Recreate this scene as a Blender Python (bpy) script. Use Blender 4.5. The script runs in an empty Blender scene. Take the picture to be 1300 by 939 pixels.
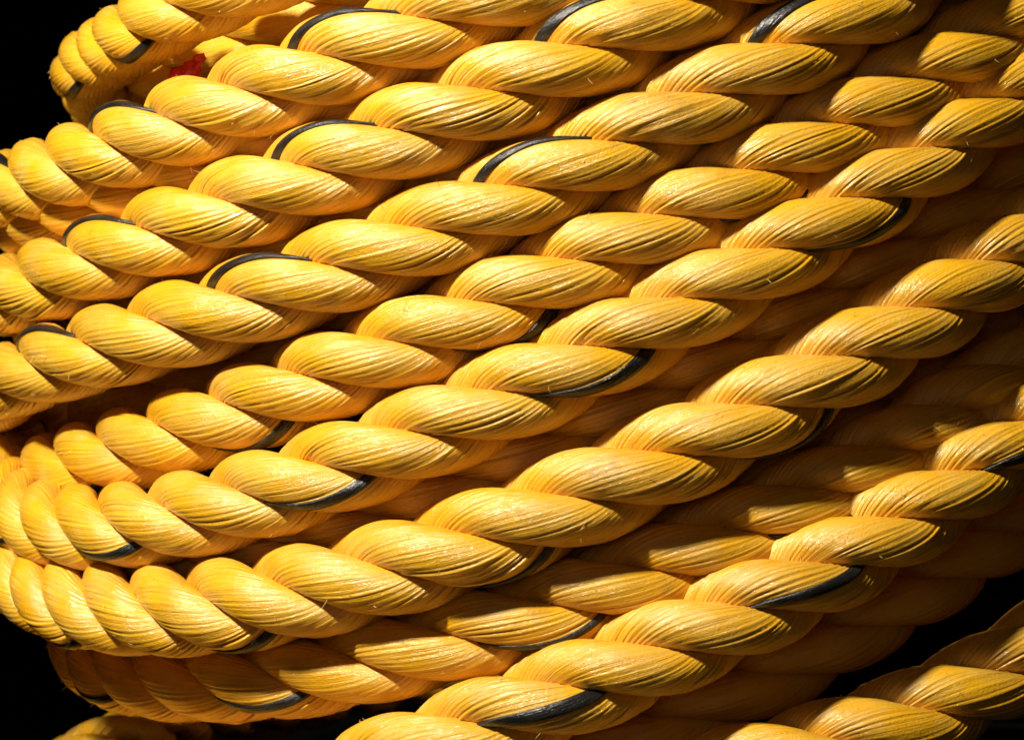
import bpy, math, random
import numpy as np

# ------------------------------------------------------------------ camera, world, light
scene = bpy.context.scene
R = 0.02                 # rope radius (m): a 40 mm three-strand mooring rope
FPX = 2565.0             # focal length in photograph pixels (1300 px wide)
D_FRONT = 45.0 * R       # camera to the front of the coil
RC = 19.4 * R            # radius of the coil's outer layer (rope centre line)
CAMZ = 0.320             # camera height over the black table
AX = 150.0 / FPX * (D_FRONT + RC)     # coil axis, camera at x=0,y=0 looking along +y
AY = D_FRONT + RC

cam_d = bpy.data.cameras.new('camera')
cam = bpy.data.objects.new('camera', cam_d)
scene.collection.objects.link(cam)
cam.location = (0, 0, CAMZ)
cam.rotation_euler = (math.radians(90), 0, 0)
cam_d.sensor_width = 36.0
cam_d.lens = 36.0 * FPX / 1300.0
cam_d.clip_start = 0.01
cam_d.clip_end = 50
cam_d.dof.use_dof = True
cam_d.dof.focus_distance = D_FRONT + 1.2 * R
cam_d.dof.aperture_fstop = 16
scene.camera = cam

world = bpy.data.worlds.new('World')
scene.world = world
world.use_nodes = True
bg = world.node_tree.nodes['Background']
bg.inputs[0].default_value = (1.0, 0.68, 0.45, 1)
bg.inputs[1].default_value = 0.010

def lamp(name, loc, target, power, size, col, spot=50):
    d = bpy.data.lights.new(name, 'SPOT')
    d.energy = power
    d.shadow_soft_size = size
    d.spot_size = math.radians(spot)
    d.spot_blend = 0.8
    d.color = col
    o = bpy.data.objects.new(name, d)
    scene.collection.objects.link(o)
    o.location = loc
    from mathutils import Vector
    o.rotation_euler = (Vector(target) - Vector(loc)).to_track_quat('-Z', 'Y').to_euler()
    return o

KEY_T = (-0.02, D_FRONT, CAMZ + 0.03)
KEY_D = np.array((-0.58, -0.46, 0.70)); KEY_D = KEY_D / np.linalg.norm(KEY_D)
KEY_P = tuple(np.array(KEY_T) + KEY_D * 1.35)
lamp('key_lamp', KEY_P, KEY_T, 164, 0.055, (1.0, 0.92, 0.77), 58)
# weak soft light from beside the camera, as bounced back by the room: opens the gaps a little
fl = bpy.data.lights.new('fill_lamp', 'AREA'); fl.energy = 0.50; fl.shape = 'DISK'; fl.size = 0.5; fl.color = (1.0, 0.74, 0.52)
fo = bpy.data.objects.new('fill_lamp', fl); scene.collection.objects.link(fo)
fo.location = (-0.28, -0.15, CAMZ + 0.12)
fo.rotation_euler = (math.radians(88), 0, math.radians(-8))

scene.view_settings.view_transform = 'Standard'
scene.view_settings.look = 'None'
scene.view_settings.exposure = 0
scene.view_settings.gamma = 1
scene.view_settings.use_curve_mapping = False
try:
    scene.cycles.diffuse_bounces = 4
except Exception:
    pass

rng = np.random.default_rng(11)
random.seed(4)
COL = scene.collection

# ------------------------------------------------------------------ materials
def new_mat(name):
    m = bpy.data.materials.new(name)
    m.use_nodes = True
    nt = m.node_tree
    b = nt.nodes['Principled BSDF']
    return m, nt, b

def N(nt, t, **kw):
    n = nt.nodes.new(t)
    for k, v in kw.items():
        setattr(n, k, v)
    return n

def math_node(nt, op, a=None, b=None, clamp=False):
    n = N(nt, 'ShaderNodeMath', operation=op)
    n.use_clamp = clamp
    for i, v in enumerate((a, b)):
        if v is None: continue
        if isinstance(v, (int, float)): n.inputs[i].default_value = v
        else: nt.links.new(v, n.inputs[i])
    return n.outputs[0]

def mixcol(nt, fac, a, b):
    n = N(nt, 'ShaderNodeMix', data_type='RGBA')
    if isinstance(fac, (int, float)): n.inputs[0].default_value = fac
    else: nt.links.new(fac, n.inputs[0])
    for i, v in ((6, a), (7, b)):
        if isinstance(v, tuple): n.inputs[i].default_value = v
        else: nt.links.new(v, n.inputs[i])
    return n.outputs[2]

def ramp(nt, val, lo, hi):
    n = N(nt, 'ShaderNodeMapRange')
    nt.links.new(val, n.inputs[0])
    n.inputs[1].default_value = lo
    n.inputs[2].default_value = hi
    return n.outputs[0]

NYARN = 30
def rope_material(name, base, pale, dirt, bright, fuzz=1.0, coat=0.6):
    """uv.x counts yarns round a strand, uv.y runs along it in rope radii"""
    m, nt, b = new_mat(name)
    L = nt.links
    uv = N(nt, 'ShaderNodeUVMap')
    sep = N(nt, 'ShaderNodeSeparateXYZ'); L.new(uv.outputs[0], sep.inputs[0])
    u, v = sep.outputs[0], sep.outputs[1]
    tc = N(nt, 'ShaderNodeTexCoord')
    # every yarn its own tone, wandering along its length
    yid = math_node(nt, 'FLOOR', u)
    cy = N(nt, 'ShaderNodeCombineXYZ'); L.new(math_node(nt, 'MULTIPLY', yid, 3.7), cy.inputs[0]); L.new(math_node(nt, 'MULTIPLY', v, 0.22), cy.inputs[1])
    ny = N(nt, 'ShaderNodeTexNoise'); ny.inputs['Scale'].default_value = 1.0; L.new(cy.outputs[0], ny.inputs[0])
    # fibres: fine streaks along the yarn
    cf = N(nt, 'ShaderNodeCombineXYZ'); L.new(math_node(nt, 'MULTIPLY', u, 3.2), cf.inputs[0]); L.new(math_node(nt, 'MULTIPLY', v, 0.55), cf.inputs[1])
    nf = N(nt, 'ShaderNodeTexNoise'); nf.inputs['Scale'].default_value = 1.0; nf.inputs['Detail'].default_value = 4; nf.inputs['Roughness'].default_value = 0.6
    L.new(cf.outputs[0], nf.inputs[0])
    cg = N(nt, 'ShaderNodeCombineXYZ'); L.new(math_node(nt, 'MULTIPLY', u, 11.0), cg.inputs[0]); L.new(math_node(nt, 'MULTIPLY', v, 1.6), cg.inputs[1])
    ng = N(nt, 'ShaderNodeTexNoise'); ng.inputs['Scale'].default_value = 1.0; ng.inputs['Detail'].default_value = 3; L.new(cg.outputs[0], ng.inputs[0])
    # wear patches, in object space
    nw = N(nt, 'ShaderNodeTexNoise'); nw.inputs['Scale'].default_value = 38; nw.inputs['Detail'].default_value = 6; nw.inputs['Roughness'].default_value = 0.65
    L.new(tc.outputs['Object'], nw.inputs[0])
    ns = N(nt, 'ShaderNodeTexNoise'); ns.inputs['Scale'].default_value = 800; ns.inputs['Detail'].default_value = 3
    L.new(tc.outputs['Object'], ns.inputs[0])
    nd = N(nt, 'ShaderNodeTexNoise'); nd.inputs['Scale'].default_value = 22; nd.inputs['Detail'].default_value = 5
    mp = N(nt, 'ShaderNodeMapping'); mp.inputs['Location'].default_value = (3.1, 1.7, 8.2); L.new(tc.outputs['Object'], mp.inputs[0]); L.new(mp.outputs[0], nd.inputs[0])
    c = mixcol(nt, ramp(nt, ny.outputs[0], 0.3, 0.72), base, bright)
    wear = math_node(nt, 'MULTIPLY', ramp(nt, nw.outputs[0], 0.42, 0.66), ramp(nt, math_node(nt, 'ADD', math_node(nt, 'MULTIPLY', nf.outputs[0], 0.5), math_node(nt, 'MULTIPLY', ng.outputs[0], 0.5)), 0.40, 0.58))
    speck = math_node(nt, 'MULTIPLY', ramp(nt, ns.outputs[0], 0.57, 0.70), ramp(nt, nw.outputs[0], 0.34, 0.60))
    wear = math_node(nt, 'MAXIMUM', wear, math_node(nt, 'MULTIPLY', speck, 0.8))
    c = mixcol(nt, math_node(nt, 'MULTIPLY', wear, 0.44 * fuzz), c, pale)
    grime = math_node(nt, 'MULTIPLY', ramp(nt, nd.outputs[0], 0.52, 0.75), ramp(nt, nf.outputs[0], 0.62, 0.36))
    c = mixcol(nt, math_node(nt, 'MULTIPLY', grime, 0.75), c, dirt)
    # greasy dark smudges where the rope has rubbed, few and far between
    nm = N(nt, 'ShaderNodeTexNoise'); nm.inputs['Scale'].default_value = 15; nm.inputs['Detail'].default_value = 7; nm.inputs['Roughness'].default_value = 0.7
    mq = N(nt, 'ShaderNodeMapping'); mq.inputs['Location'].default_value = (7.7, 4.2, 1.3); L.new(tc.outputs['Object'], mq.inputs[0]); L.new(mq.outputs[0], nm.inputs[0])
    smudge = math_node(nt, 'MULTIPLY', ramp(nt, nm.outputs[0], 0.60, 0.74), ramp(nt, nf.outputs[0], 0.68, 0.40))
    c = mixcol(nt, math_node(nt, 'MULTIPLY', smudge, 0.8), c, (0.10, 0.075, 0.032, 1))
    L.new(c, b.inputs['Base Color'])
    rough = math_node(nt, 'ADD', math_node(nt, 'MULTIPLY', nf.outputs[0], 0.22), math_node(nt, 'ADD', math_node(nt, 'MULTIPLY', wear, 0.10), 0.17))
    L.new(rough, b.inputs['Roughness'])
    b.inputs['IOR'].default_value = 1.55
    b.inputs['Coat Weight'].default_value = coat; b.inputs['Coat Roughness'].default_value = 0.11
    bm1 = N(nt, 'ShaderNodeBump'); bm1.inputs['Strength'].default_value = 0.6; bm1.inputs['Distance'].default_value = 0.0009
    L.new(math_node(nt, 'ADD', nf.outputs[0], math_node(nt, 'MULTIPLY', ng.outputs[0], 0.35)), bm1.inputs['Height'])
    bm2 = N(nt, 'ShaderNodeBump'); bm2.inputs['Strength'].default_value = 0.6; bm2.inputs['Distance'].default_value = 0.0005
    L.new(ns.outputs[0], bm2.inputs['Height']); L.new(bm1.outputs[0], bm2.inputs['Normal'])
    L.new(bm2.outputs[0], b.inputs['Normal']); L.new(bm2.outputs[0], b.inputs['Coat Normal'])
    return m

M_ROPE = rope_material('yellow_polypropylene', (0.78, 0.380, 0.011, 1), (0.86, 0.64, 0.23, 1), (0.42, 0.235, 0.04, 1), (0.86, 0.465, 0.014, 1))
M_TRACER = rope_material('black_yarn', (0.008, 0.008, 0.008, 1), (0.06, 0.055, 0.05, 1), (0.012, 0.01, 0.007, 1), (0.010, 0.010, 0.010, 1), coat=0.12)
m, nt, b = new_mat('loose_fibre'); M_FIBRE = m
b.inputs['Base Color'].default_value = (0.86, 0.62, 0.22, 1); b.inputs['Roughness'].default_value = 0.4
m, nt, b = new_mat('black_cloth'); M_BLACK = m
nz = N(nt, 'ShaderNodeTexNoise'); nz.inputs['Scale'].default_value = 900
bp = N(nt, 'ShaderNodeBump'); bp.inputs['Strength'].default_value = 0.4; bp.inputs['Distance'].default_value = 0.0006
nt.links.new(nz.outputs[0], bp.inputs['Height']); nt.links.new(bp.outputs[0], b.inputs['Normal'])
b.inputs['Base Color'].default_value = (0.0035, 0.0035, 0.0035, 1); b.inputs['Roughness'].default_value = 0.95; b.inputs['Specular IOR Level'].default_value = 0.08
m, nt, b = new_mat('red_tape'); M_RED = m
nz = N(nt, 'ShaderNodeTexNoise'); nz.inputs['Scale'].default_value = 160; nz.inputs['Detail'].default_value = 5
nt.links.new(mixcol(nt, ramp(nt, nz.outputs[0], 0.6, 0.78), (0.62, 0.022, 0.015, 1), (0.75, 0.35, 0.25, 1)), b.inputs['Base Color'])
b.inputs['Roughness'].default_value = 0.35

# ------------------------------------------------------------------ helpers
def mesh_obj(name, co, faces, material, parent=None, uv=None, smooth=True):
    me = bpy.data.meshes.new(name)
    co = np.ascontiguousarray(co, dtype=np.float32)
    faces = np.ascontiguousarray(faces, dtype=np.int32)
    nf, k = faces.shape
    me.vertices.add(len(co)); me.vertices.foreach_set('co', co.ravel())
    me.loops.add(nf * k); me.loops.foreach_set('vertex_index', faces.ravel())
    me.polygons.add(nf)
    me.polygons.foreach_set('loop_start', np.arange(0, nf * k, k, dtype=np.int32))
    me.polygons.foreach_set('use_smooth', np.full(nf, smooth))
    me.update(calc_edges=True)
    if uv is not None:
        l = me.uv_layers.new(name='UVMap')
        l.data.foreach_set('uv', np.ascontiguousarray(uv, dtype=np.float32).ravel())
    me.materials.append(material)
    o = bpy.data.objects.new(name, me)
    COL.objects.link(o)
    if parent is not None: o.parent = parent
    return o

def grid_faces(nr, nc, wrap=True):
    i = np.arange(nr - 1)[:, None]; j = np.arange(nc if wrap else nc - 1)[None, :]
    j2 = (j + 1) % nc
    a = i * nc + j; b_ = i * nc + j2; c = (i + 1) * nc + j2; d = (i + 1) * nc + j
    return np.stack(np.broadcast_arrays(a, b_, c, d), -1).reshape(-1, 4)

def smooth_noise(n, step, amp):
    k = int(n / step) + 4
    r = rng.normal(0, 1, k)
    x = np.linspace(0, k - 3.001, n)
    i = x.astype(int); f = x - i; f = f * f * (3 - 2 * f)
    return amp * (r[i] * (1 - f) + r[i + 1] * f)

# ------------------------------------------------------------------ the table and the backdrop
gx = np.array([[-3, -0.6, 0], [3, -0.6, 0], [3, 3.2, 0], [-3, 3.2, 0]])
o = mesh_obj('table_top', gx, [[0, 1, 2, 3]], M_BLACK, smooth=False); o['kind'] = 'structure'
bx = np.array([[-3, 3.2, 0], [3, 3.2, 0], [3, 3.2, 3], [-3, 3.2, 3]])
o = mesh_obj('backdrop', bx, [[0, 1, 2, 3]], M_BLACK, smooth=False); o['kind'] = 'structure'

# ------------------------------------------------------------------ the coil
def pix(px, py, off):
    """where the line of sight to a measured point meets the winding layer: (angle round the coil, height)"""
    rl = RC - off * R
    dx, dy, dz = (px - 650.0) / FPX, 1.0, (469.5 - py) / FPX
    A = dx * dx + dy * dy; B = -2 * (dx * AX + dy * AY); C = AX * AX + AY * AY - rl * rl
    disc = B * B - 4 * A * C
    t = (-B - math.sqrt(max(disc, 0.0))) / (2 * A)
    th = math.atan2(dx * t - AX, AY - dy * t)
    return th, CAMZ + dz * t

# every turn: visible crossings of its strands from left to right (px of the photograph),
# layer depth, which crossing carries the black yarn, that yarn's place round its strand
TURNS = [
 dict(key='A', off=(2.75, 0.2), tw=190, sc=1.0, steady=4, pts=[(70,130),(84,114),(109,90),(146,60),(221,18),(303,-22),(390,-62)], tr=3, ta=95,
      label='short topmost turn of the coil, dim and fuzzy at its left end'),
 dict(key='B', off=0.0, sc=1.14, pts=[(10,243),(40,232),(88,214),(147,195),(211,168),(300,130),(392,93),(510,45),(632,-5),(750,-60)], tr=4, ta=-75),
 dict(key='C', off=0.0, sc=1.14, pts=[(10,376),(50,360),(110,338),(190,308),(275,270),(375,230),(478,188),(590,140),(700,87),(810,33),(920,-30)], tr=3, ta=-75),
 dict(key='D', off=0.0, pts=[(10,488),(55,469),(110,447),(190,420),(290,390),(400,355),(510,315),(620,263),(733,208),(848,152),(955,93),(1058,30),(1155,-30)], tr=2, ta=-75),
 dict(key='E', off=(1.2, 0.2), sc=1.10, pts=[(28,612),(55,605),(95,592),(145,575),(210,555),(285,527),(380,492),(480,452),(585,408),(695,357),(800,304),(905,248),(1010,192),(1108,136),(1203,82),(1290,30)], tr=8, ta=113),
 dict(key='F', off=0.0, pts=[(35,652),(85,665),(145,670),(212,660),(290,640),(395,605),(500,566),(605,521),(710,470),(825,412),(935,350),(1040,287),(1130,227),(1215,168),(1300,108)], tr=2, ta=65),
 dict(key='G', off=0.0, pts=[(30,732),(72,752),(120,767),(175,776),(250,774),(345,758),(450,732),(570,697),(690,652),(805,602),(915,546),(1012,493),(1108,432),(1203,372),(1295,312)], tr=4, ta=118, sc=1.15),
 dict(key='H', off=0.0, pts=[(20,1090),(60,1095),(120,1092),(230,1066),(350,1022),(470,968),(580,934),(690,892),(795,846),(893,800),(995,750),(1088,697),(1176,637),(1260,573),(1340,510)], tr=10, ta=10, flat=True),
 dict(key='L', off=0.3, pts=[(150,1150),(450,1115),(650,1045),(800,1010),(900,1005),(1010,970),(1110,930),(1210,883),(1300,828),(1390,768)], flat=True, tr=None, ta=20),
 dict(key='I', off=(2.4, 0.75), pts=[(48,785),(62,806),(85,826),(120,842),(170,853),(240,858),(330,856),(430,846),(545,823),(655,787),(770,745),(880,700),(985,655),(1080,605),(1170,553),(1255,498)], tr=9, ta=60),
 dict(key='K', off=1.4, pts=[(120,706),(200,702),(300,690),(415,666),(535,626),(655,576),(775,520),(890,463),(1000,403),(1105,343),(1205,283),(1300,220)], tr=None, ta=0),
 dict(key='M', off=(0.7, 1.35), pts=[(25,284),(60,276),(110,264),(175,245),(255,213),(350,175),(455,131),(565,80),(680,28),(790,-30)], tr=2, ta=-60, lab='n'),
 dict(key='P', off=1.35, pts=[(40,425),(90,408),(160,380),(250,343),(350,305),(455,263),(565,215),(680,160),(790,105),(900,48),(1000,-10)], tr=None, ta=0),
 dict(key='Q', off=(4.6, 1.5), pts=[(150,100),(210,85),(290,60),(380,20),(480,-30)], tr=None, ta=0),
 dict(key='S', off=(3.0, 1.6), pts=[(40,535),(80,525),(150,500),(250,462),(360,422),(470,380),(590,330),(710,275),(830,215),(950,150),(1060,85),(1170,20),(1270,-40)], tr=None, ta=0),
 dict(key='T', off=2.2, pts=[(100,775),(250,790),(400,778),(560,740),(700,690),(800,650),(900,603),(1000,550),(1100,492),(1200,430),(1300,365)], tr=None, ta=0),
 dict(key='U', off=2.0, pts=[(80,1000),(300,1015),(500,1000),(680,968),(800,930),(900,885),(1000,835),(1100,778),(1200,715),(1300,650)], flat=True, tr=None, ta=0),
]
TURNS_BY = {t['key']: t for t in TURNS}
CHAIN = ['A', 'B', 'C', 'D', 'E', 'F', 'G', 'H', 'L']       # one continuous rope: the back of each turn runs on to the next

LAY = 6.75 * R
def prepare(t):
    if not isinstance(t['off'], tuple): t['off'] = (t['off'], t['off'])
    xs = np.array([p[0] for p in t['pts']], float); w_ = np.clip((xs - xs[0]) / t.get('tw', 520.0), 0, 1); w_ = w_ * w_ * (3 - 2 * w_)
    offs = t['off'][0] * (1 - w_) + t['off'][1] * w_
    t['fine'] = t['off'][1] < 1.0
    P = [pix(x, y, q) for (x, y), q in zip(t['pts'], offs)]
    th = np.array([p[0] for p in P]); h = np.array([p[1] for p in P])
    deg = 4 if len(th) > 8 else (3 if len(th) > 6 else 2)
    lo, hi = th[0], th[-1]
    c = np.polyfit(th, h, deg)
    t['hfit'] = c
    t['lo'], t['hi'] = lo, hi
    t['rl'] = RC - t['off'][1] * R
    t['rk'] = (th, RC - offs * R)
    # arc length at the crossings -> twist
    tt = np.linspace(lo, hi, 800)
    hh = np.polyval(c, tt); rr = np.interp(tt, *t['rk'])
    s = np.concatenate([[0], np.cumsum(np.sqrt((np.diff(tt) * rr[1:]) ** 2 + np.diff(hh) ** 2 + np.diff(rr) ** 2))])
    sk = np.interp(th, tt, s)
    k = np.arange(len(th)) * (2 * math.pi / 3)
    w = np.clip((th - lo) / 0.35, 0.25, 1)
    cf = np.polyfit(sk, k, 3 if len(th) > 8 else 2, w=w)
    if t.get('steady'):            # nominal lay, pinned at one crossing
        q = t['steady']; rate = 2 * math.pi / (LAY * 0.94)
        cf = np.array([rate, k[q] - rate * sk[q]])
    t['ph'] = cf; t['slen'] = s[-1]
for t in TURNS: prepare(t)

def hermite(x, x0, y0, m0, x1, y1, m1):
    d = x1 - x0; u = np.minimum((x - x0) / d, 1.0)
    return ((2*u**3 - 3*u**2 + 1) * y0 + (u**3 - 2*u**2 + u) * d * m0 + (-2*u**3 + 3*u**2) * y1 + (u**3 - u**2) * d * m1)

def slope(t, x): return float(np.clip(np.polyval(np.polyder(t['hfit']), x), -0.25, 0.25))

def build_path(t):
    """angles and heights of one full turn, seam at the back of the coil"""
    key = t['key']
    if key in CHAIN:
        i = CHAIN.index(key)
        nxt = TURNS_BY[CHAIN[i + 1]] if i + 1 < len(CHAIN) else t
        prv = TURNS_BY[CHAIN[i - 1]] if i > 0 else t
    else:
        nxt = prv = t
    lo, hi = t['lo'], t['hi']
    def back(a, b):        # from a's right end round the back to b's left end
        x0, x1 = a['hi'], b['lo'] + 2 * math.pi
        y0, y1 = np.polyval(a['hfit'], x0), np.polyval(b['hfit'], b['lo'])
        if b.get('flat'): x1 -= 1.1           # comes round low along the table before it shows again at the left
        m0, m1 = slope(a, x0) * 0.8, (0.0 if b.get('flat') else slope(b, b['lo']))
        return x0, y0, m0, x1, y1, m1
    bR = back(t, nxt); bL = back(prv, t)
    SEAM = math.pi * 0.95
    # sampling: fine where the photograph looks, coarser round the sides and back
    fine = t['fine']
    dth = (LAY / (42 if fine else 26)) / t['rl'] * 0.92
    vis_lo, vis_hi = -1.75, 0.62
    a = np.arange(SEAM - 2 * math.pi, vis_lo, dth * 4.5)
    b_ = np.arange(vis_lo, vis_hi, dth)
    c = np.arange(vis_hi, SEAM + dth * 4.5, dth * 4.5)
    th = np.concatenate([a, b_, c])
    h = np.polyval(t['hfit'], th)
    L_ = th < lo; Rr = th > hi
    h[L_] = hermite(th[L_] + 2 * math.pi, *bL)
    h[Rr] = hermite(th[Rr], *bR)
    rl = np.interp(th, *t['rk'])
    kk = np.ones(15) / 15; rl = np.convolve(np.pad(rl, 7, mode='edge'), kk, 'valid')
    rlo, rhi = t['rk'][1][0], t['rk'][1][-1]
    # layers meet half-way at the seam
    seamL = (rlo + prv['rk'][1][-1]) / 2; seamR = (rhi + nxt['rk'][1][0]) / 2
    u = np.clip((lo - th) / (lo - th[0]), 0, 1); rl = rl + (seamL - rlo) * u * u * (3 - 2 * u)
    u = np.clip((th - hi) / (th[-1] - hi), 0, 1); rl = rl + (seamR - rhi) * u * u * (3 - 2 * u)
    h = np.maximum(h, R * 1.0)
    return th, h, rl

def build_turn(t, coil, first):
    th, h, rl = build_path(t)
    n = len(th)
    rad = np.stack([np.sin(th), -np.cos(th), np.zeros(n)], 1)
    P = np.stack([AX + rl * np.sin(th), AY - rl * np.cos(th), h], 1)
    T = np.gradient(P, axis=0); T /= np.linalg.norm(T, axis=1)[:, None]
    Nn = rad - (rad * T).sum(1)[:, None] * T; Nn /= np.linalg.norm(Nn, axis=1)[:, None]
    B = np.cross(T, Nn)
    s = np.concatenate([[0], np.cumsum(np.linalg.norm(np.diff(P, axis=0), axis=1))])
    s0 = np.interp(t['lo'], th, s); s1 = np.interp(t['hi'], th, s)
    # twist: measured in view, nominal lay elsewhere
    cf = t['ph']; dcf = np.polyder(cf)
    rate = 2 * math.pi / LAY
    x = s - s0
    ph = np.polyval(cf, np.clip(x, 0, s1 - s0))
    ph = ph + np.where(x < 0, x * rate, 0) + np.where(s > s1, (s - s1) * rate, 0)
    # the crossing faces the camera: turn the radial frame to the line of sight
    V = np.array([0, 0, CAMZ]) - P; V /= np.linalg.norm(V, axis=1)[:, None]
    om = np.arctan2((V * B).sum(1), (V * Nn).sum(1))
    om = om * np.clip((1.9 - np.abs(th)) / 0.4, 0, 1)
    ph = ph + om
    sc = t.get('sc', 1.10)
    rc, ar, at = 0.525 * R * sc, 0.485 * R * sc, 0.585 * R * sc
    fine = t['fine']
    vy = 4 if fine else 3
    nv = NYARN * vy
    turn = bpy.data.objects.new('rope_turn' if fine else 'inner_turn', None)
    turn.empty_display_size = 0.02
    COL.objects.link(turn); turn.parent = coil
    if t.get('label'): turn['label'] = t['label']
    faces = grid_faces(n, nv)
    prof = {4: np.array([-1.0, 0.35, 0.8, 0.35]), 3: np.array([-1.0, 0.5, 0.5])}[vy]
    Q = 0.48
    for j in range(3):
        phj = ph - j * (2 * math.pi / 3)
        wob = smooth_noise(n, 34, 0.022)                 # strands are never quite even
        er = np.cos(phj)[:, None] * Nn + np.sin(phj)[:, None] * B
        et = -np.sin(phj)[:, None] * Nn + np.cos(phj)[:, None] * B
        C = P + er * (rc * (1 + wob))[:, None]
        a0 = np.arange(nv) / nv * 2 * math.pi
        # yarns crowd and spread a little
        yj = rng.normal(0, 0.16, NYARN) * (2 * math.pi / NYARN)
        a0 = a0 + np.interp(np.arange(nv) / vy, np.arange(NYARN + 1), np.append(yj, yj[0]))
        depth = rng.gamma(1.6, 0.0075, NYARN) + 0.004
        lift = rng.normal(0, 0.0065, NYARN)
        beta = a0[None, :] - (2 * phj - Q * np.sin(phj))[:, None]
        # slow wander of each yarn's height along the strand
        wand = np.stack([smooth_noise(n, 20 + 10 * rng.random(), 0.006) for _ in range(NYARN)], 1)
        gro = np.stack([1 + smooth_noise(n, 22, 0.45) for _ in range(NYARN)], 1)
        rel = np.repeat(wand + lift[None, :], vy, 1) + np.repeat(gro * depth[None, :], vy, 1) * np.tile(prof, NYARN)[None, :]
        # groove vertices sit at the mean of the two yarns beside them
        g = np.arange(0, nv, vy)
        rel[:, g] = (0.5 * (wand + np.roll(wand, 1, 1) + lift + np.roll(lift, 1)[None, :]) - gro * depth[None, :] * 1.2)
        kr = 1 + rel
        co = C[:, None, :] + (ar * np.cos(beta) * kr)[..., None] * er[:, None, :] + (at * np.sin(beta) * kr)[..., None] * et[:, None, :]
        uu = np.arange(nv + 1) / vy
        jj = np.tile(np.arange(nv), n - 1); ii = np.repeat(np.arange(n - 1), nv)
        vv = s / R + j * 40
        uv = np.stack([np.stack([uu[jj], vv[ii]], 1), np.stack([uu[jj + 1], vv[ii]], 1), np.stack([uu[jj + 1], vv[ii + 1]], 1), np.stack([uu[jj], vv[ii + 1]], 1)], 1)
        mesh_obj('strand', co.reshape(-1, 3), faces, M_ROPE, turn, uv)
        if t['tr'] is not None and j == t['tr'] % 3:
            # the black marker yarn: lies in the strand's surface
            k0 = t['tr']
            ta = math.radians(t['ta'])
            al = ta - (phj - Q * np.sin(phj))
            m_ = 14
            w_, d_ = 0.145 * R, 0.055 * R
            off = np.linspace(0, 2 * math.pi, m_, endpoint=False)
            bet = al - phj
            wv = 1 + smooth_noise(n, 16, 0.14)
            ctr = C + (ar * np.cos(bet) * 1.008)[:, None] * er + (at * np.sin(bet) * 1.008)[:, None] * et
            nrm = (np.cos(bet) / ar)[:, None] * er + (np.sin(bet) / at)[:, None] * et
            tg = np.gradient(ctr, axis=0); tg /= np.linalg.norm(tg, axis=1)[:, None]
            nrm -= (nrm * tg).sum(1)[:, None] * tg; nrm /= np.linalg.norm(nrm, axis=1)[:, None]
            bi = np.cross(tg, nrm)
            rip = 1 + 0.10 * np.cos(off * 6)
            tco = ctr[:, None, :] + (d_ * np.cos(off) * rip)[None, :, None] * nrm[:, None, :] + (w_ * np.sin(off) * rip)[None, :, None] * bi[:, None, :] * wv[:, None, None]
            tf = grid_faces(n, m_)
            uu = np.arange(m_ + 1) / m_ * 4
            jj = np.tile(np.arange(m_), n - 1); ii = np.repeat(np.arange(n - 1), m_)
            uv = np.stack([np.stack([uu[jj], vv[ii]], 1), np.stack([uu[jj + 1], vv[ii]], 1), np.stack([uu[jj + 1], vv[ii + 1]], 1), np.stack([uu[jj], vv[ii + 1]], 1)], 1)
            mesh_obj('marker_yarn', tco.reshape(-1, 3), tf, M_TRACER, turn, uv)
    # loose fibres standing off the surface
    vis = np.where((th > -1.6) & (th < 0.5))[0]
    cnt = t.get('fuzz', 620 if fine else 80)
    V_, F_ = [], []
    for q in range(cnt):
        i = int(rng.choice(vis)); a = rng.uniform(-1.9, 1.9)
        dirn = math.cos(a) * Nn[i] + math.sin(a) * B[i]
        # foot on the outermost strand surface in that direction
        best = 0
        for j in range(3):
            dl = (a - ph[i] + j * 2 * math.pi / 3 + math.pi) % (2 * math.pi) - math.pi
            cosd = math.cos(dl) * rc; sind = abs(math.sin(dl)) * rc
            if sind < ar and cosd > 0: best = max(best, cosd + math.sqrt(ar * ar - sind * sind))
        if best == 0: continue
        p0 = P[i] + dirn * (best * 0.985)
        ln = R * min(0.36, 0.06 + rng.exponential(0.07)); rr = R * rng.uniform(0.005, 0.010)
        d1 = T[i] * rng.normal(0, 1) + np.cross(T[i], dirn) * rng.normal(0, 0.6) + dirn * rng.uniform(0.05, 0.6); d1 /= np.linalg.norm(d1)
        d2 = d1 + rng.normal(0, 0.5, 3); d2 /= np.linalg.norm(d2)
        pts = [p0, p0 + d1 * ln * 0.5, p0 + d1 * ln * 0.5 + d2 * ln * 0.5]
        sd = np.cross(d1, rng.normal(0, 1, 3)); sd /= np.linalg.norm(sd); sd2 = np.cross(d1, sd)
        base = len(V_)
        for kk, p in enumerate(pts):
            r_ = rr * (1, 0.9, 0.5)[kk]
            for ang in (0, 2.094, 4.189): V_.append(p + sd * (r_ * math.cos(ang)) + sd2 * (r_ * math.sin(ang)))
        for kk in range(2):
            for e in range(3):
                F_.append((base + kk*3 + e, base + kk*3 + (e+1) % 3, base + kk*3 + 3 + (e+1) % 3, base + kk*3 + 3 + e))
    if V_:
        o = mesh_obj('loose_fibres', np.array(V_), np.array(F_), M_FIBRE, turn); o['kind'] = 'stuff'
    return turn

coil = bpy.data.objects.new('rope_coil', None)
COL.objects.link(coil)
coil.location = (0, 0, 0)
coil['label'] = 'coil of thick yellow three-strand rope with thin black marker yarns, wound in slanting turns'
coil['category'] = 'rope'
for i, t in enumerate(TURNS): build_turn(t, coil, i == 0)

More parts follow.
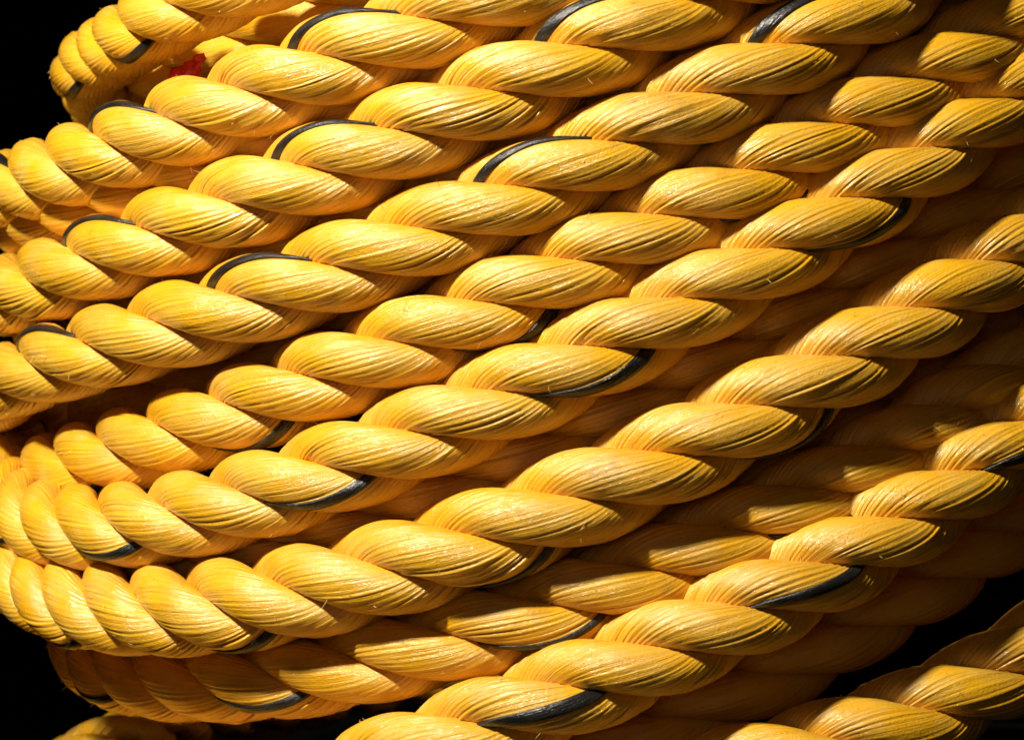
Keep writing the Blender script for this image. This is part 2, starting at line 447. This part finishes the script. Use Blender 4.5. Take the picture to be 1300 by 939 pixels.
# ------------------------------------------------------------------ red scrap caught between the two top turns
def red_scrap():
    a = pix(236, 96, 1.2); rl = RC - 1.2 * R
    c = np.array([AX + rl * math.sin(a[0]), AY - rl * math.cos(a[0]), a[1]])
    ex = np.array([math.cos(a[0]), math.sin(a[0]), 0]); ez = np.array([0, 0, 1.0]); en = np.array([math.sin(a[0]), -math.cos(a[0]), 0])
    nu, nw = 22, 9
    pts = []
    for i in range(nu):
        for k in range(nw):
            u = i / (nu - 1) - 0.5; w = k / (nw - 1) - 0.5
            x = u * 0.026 + w * 0.006; z = -0.002 + u * 0.014 + w * 0.017 * (1 - 0.9 * u)
            y = 0.0012 * math.sin(u * 19 + w * 4) + 0.0010 * math.sin(w * 11 + u * 5) + 0.004 * w
            pts.append(c + ex * x + ez * z + en * y)
    pts = np.array(pts)
    f = grid_faces(nu, nw, wrap=False)
    o = mesh_obj('red_tape', pts, f, M_RED)
    md = o.modifiers.new('thickness', 'SOLIDIFY'); md.thickness = 0.0006
    o['label'] = 'crumpled scrap of red tape caught in the gap under the topmost yellow rope turn'
    o['category'] = 'tape'
red_scrap()
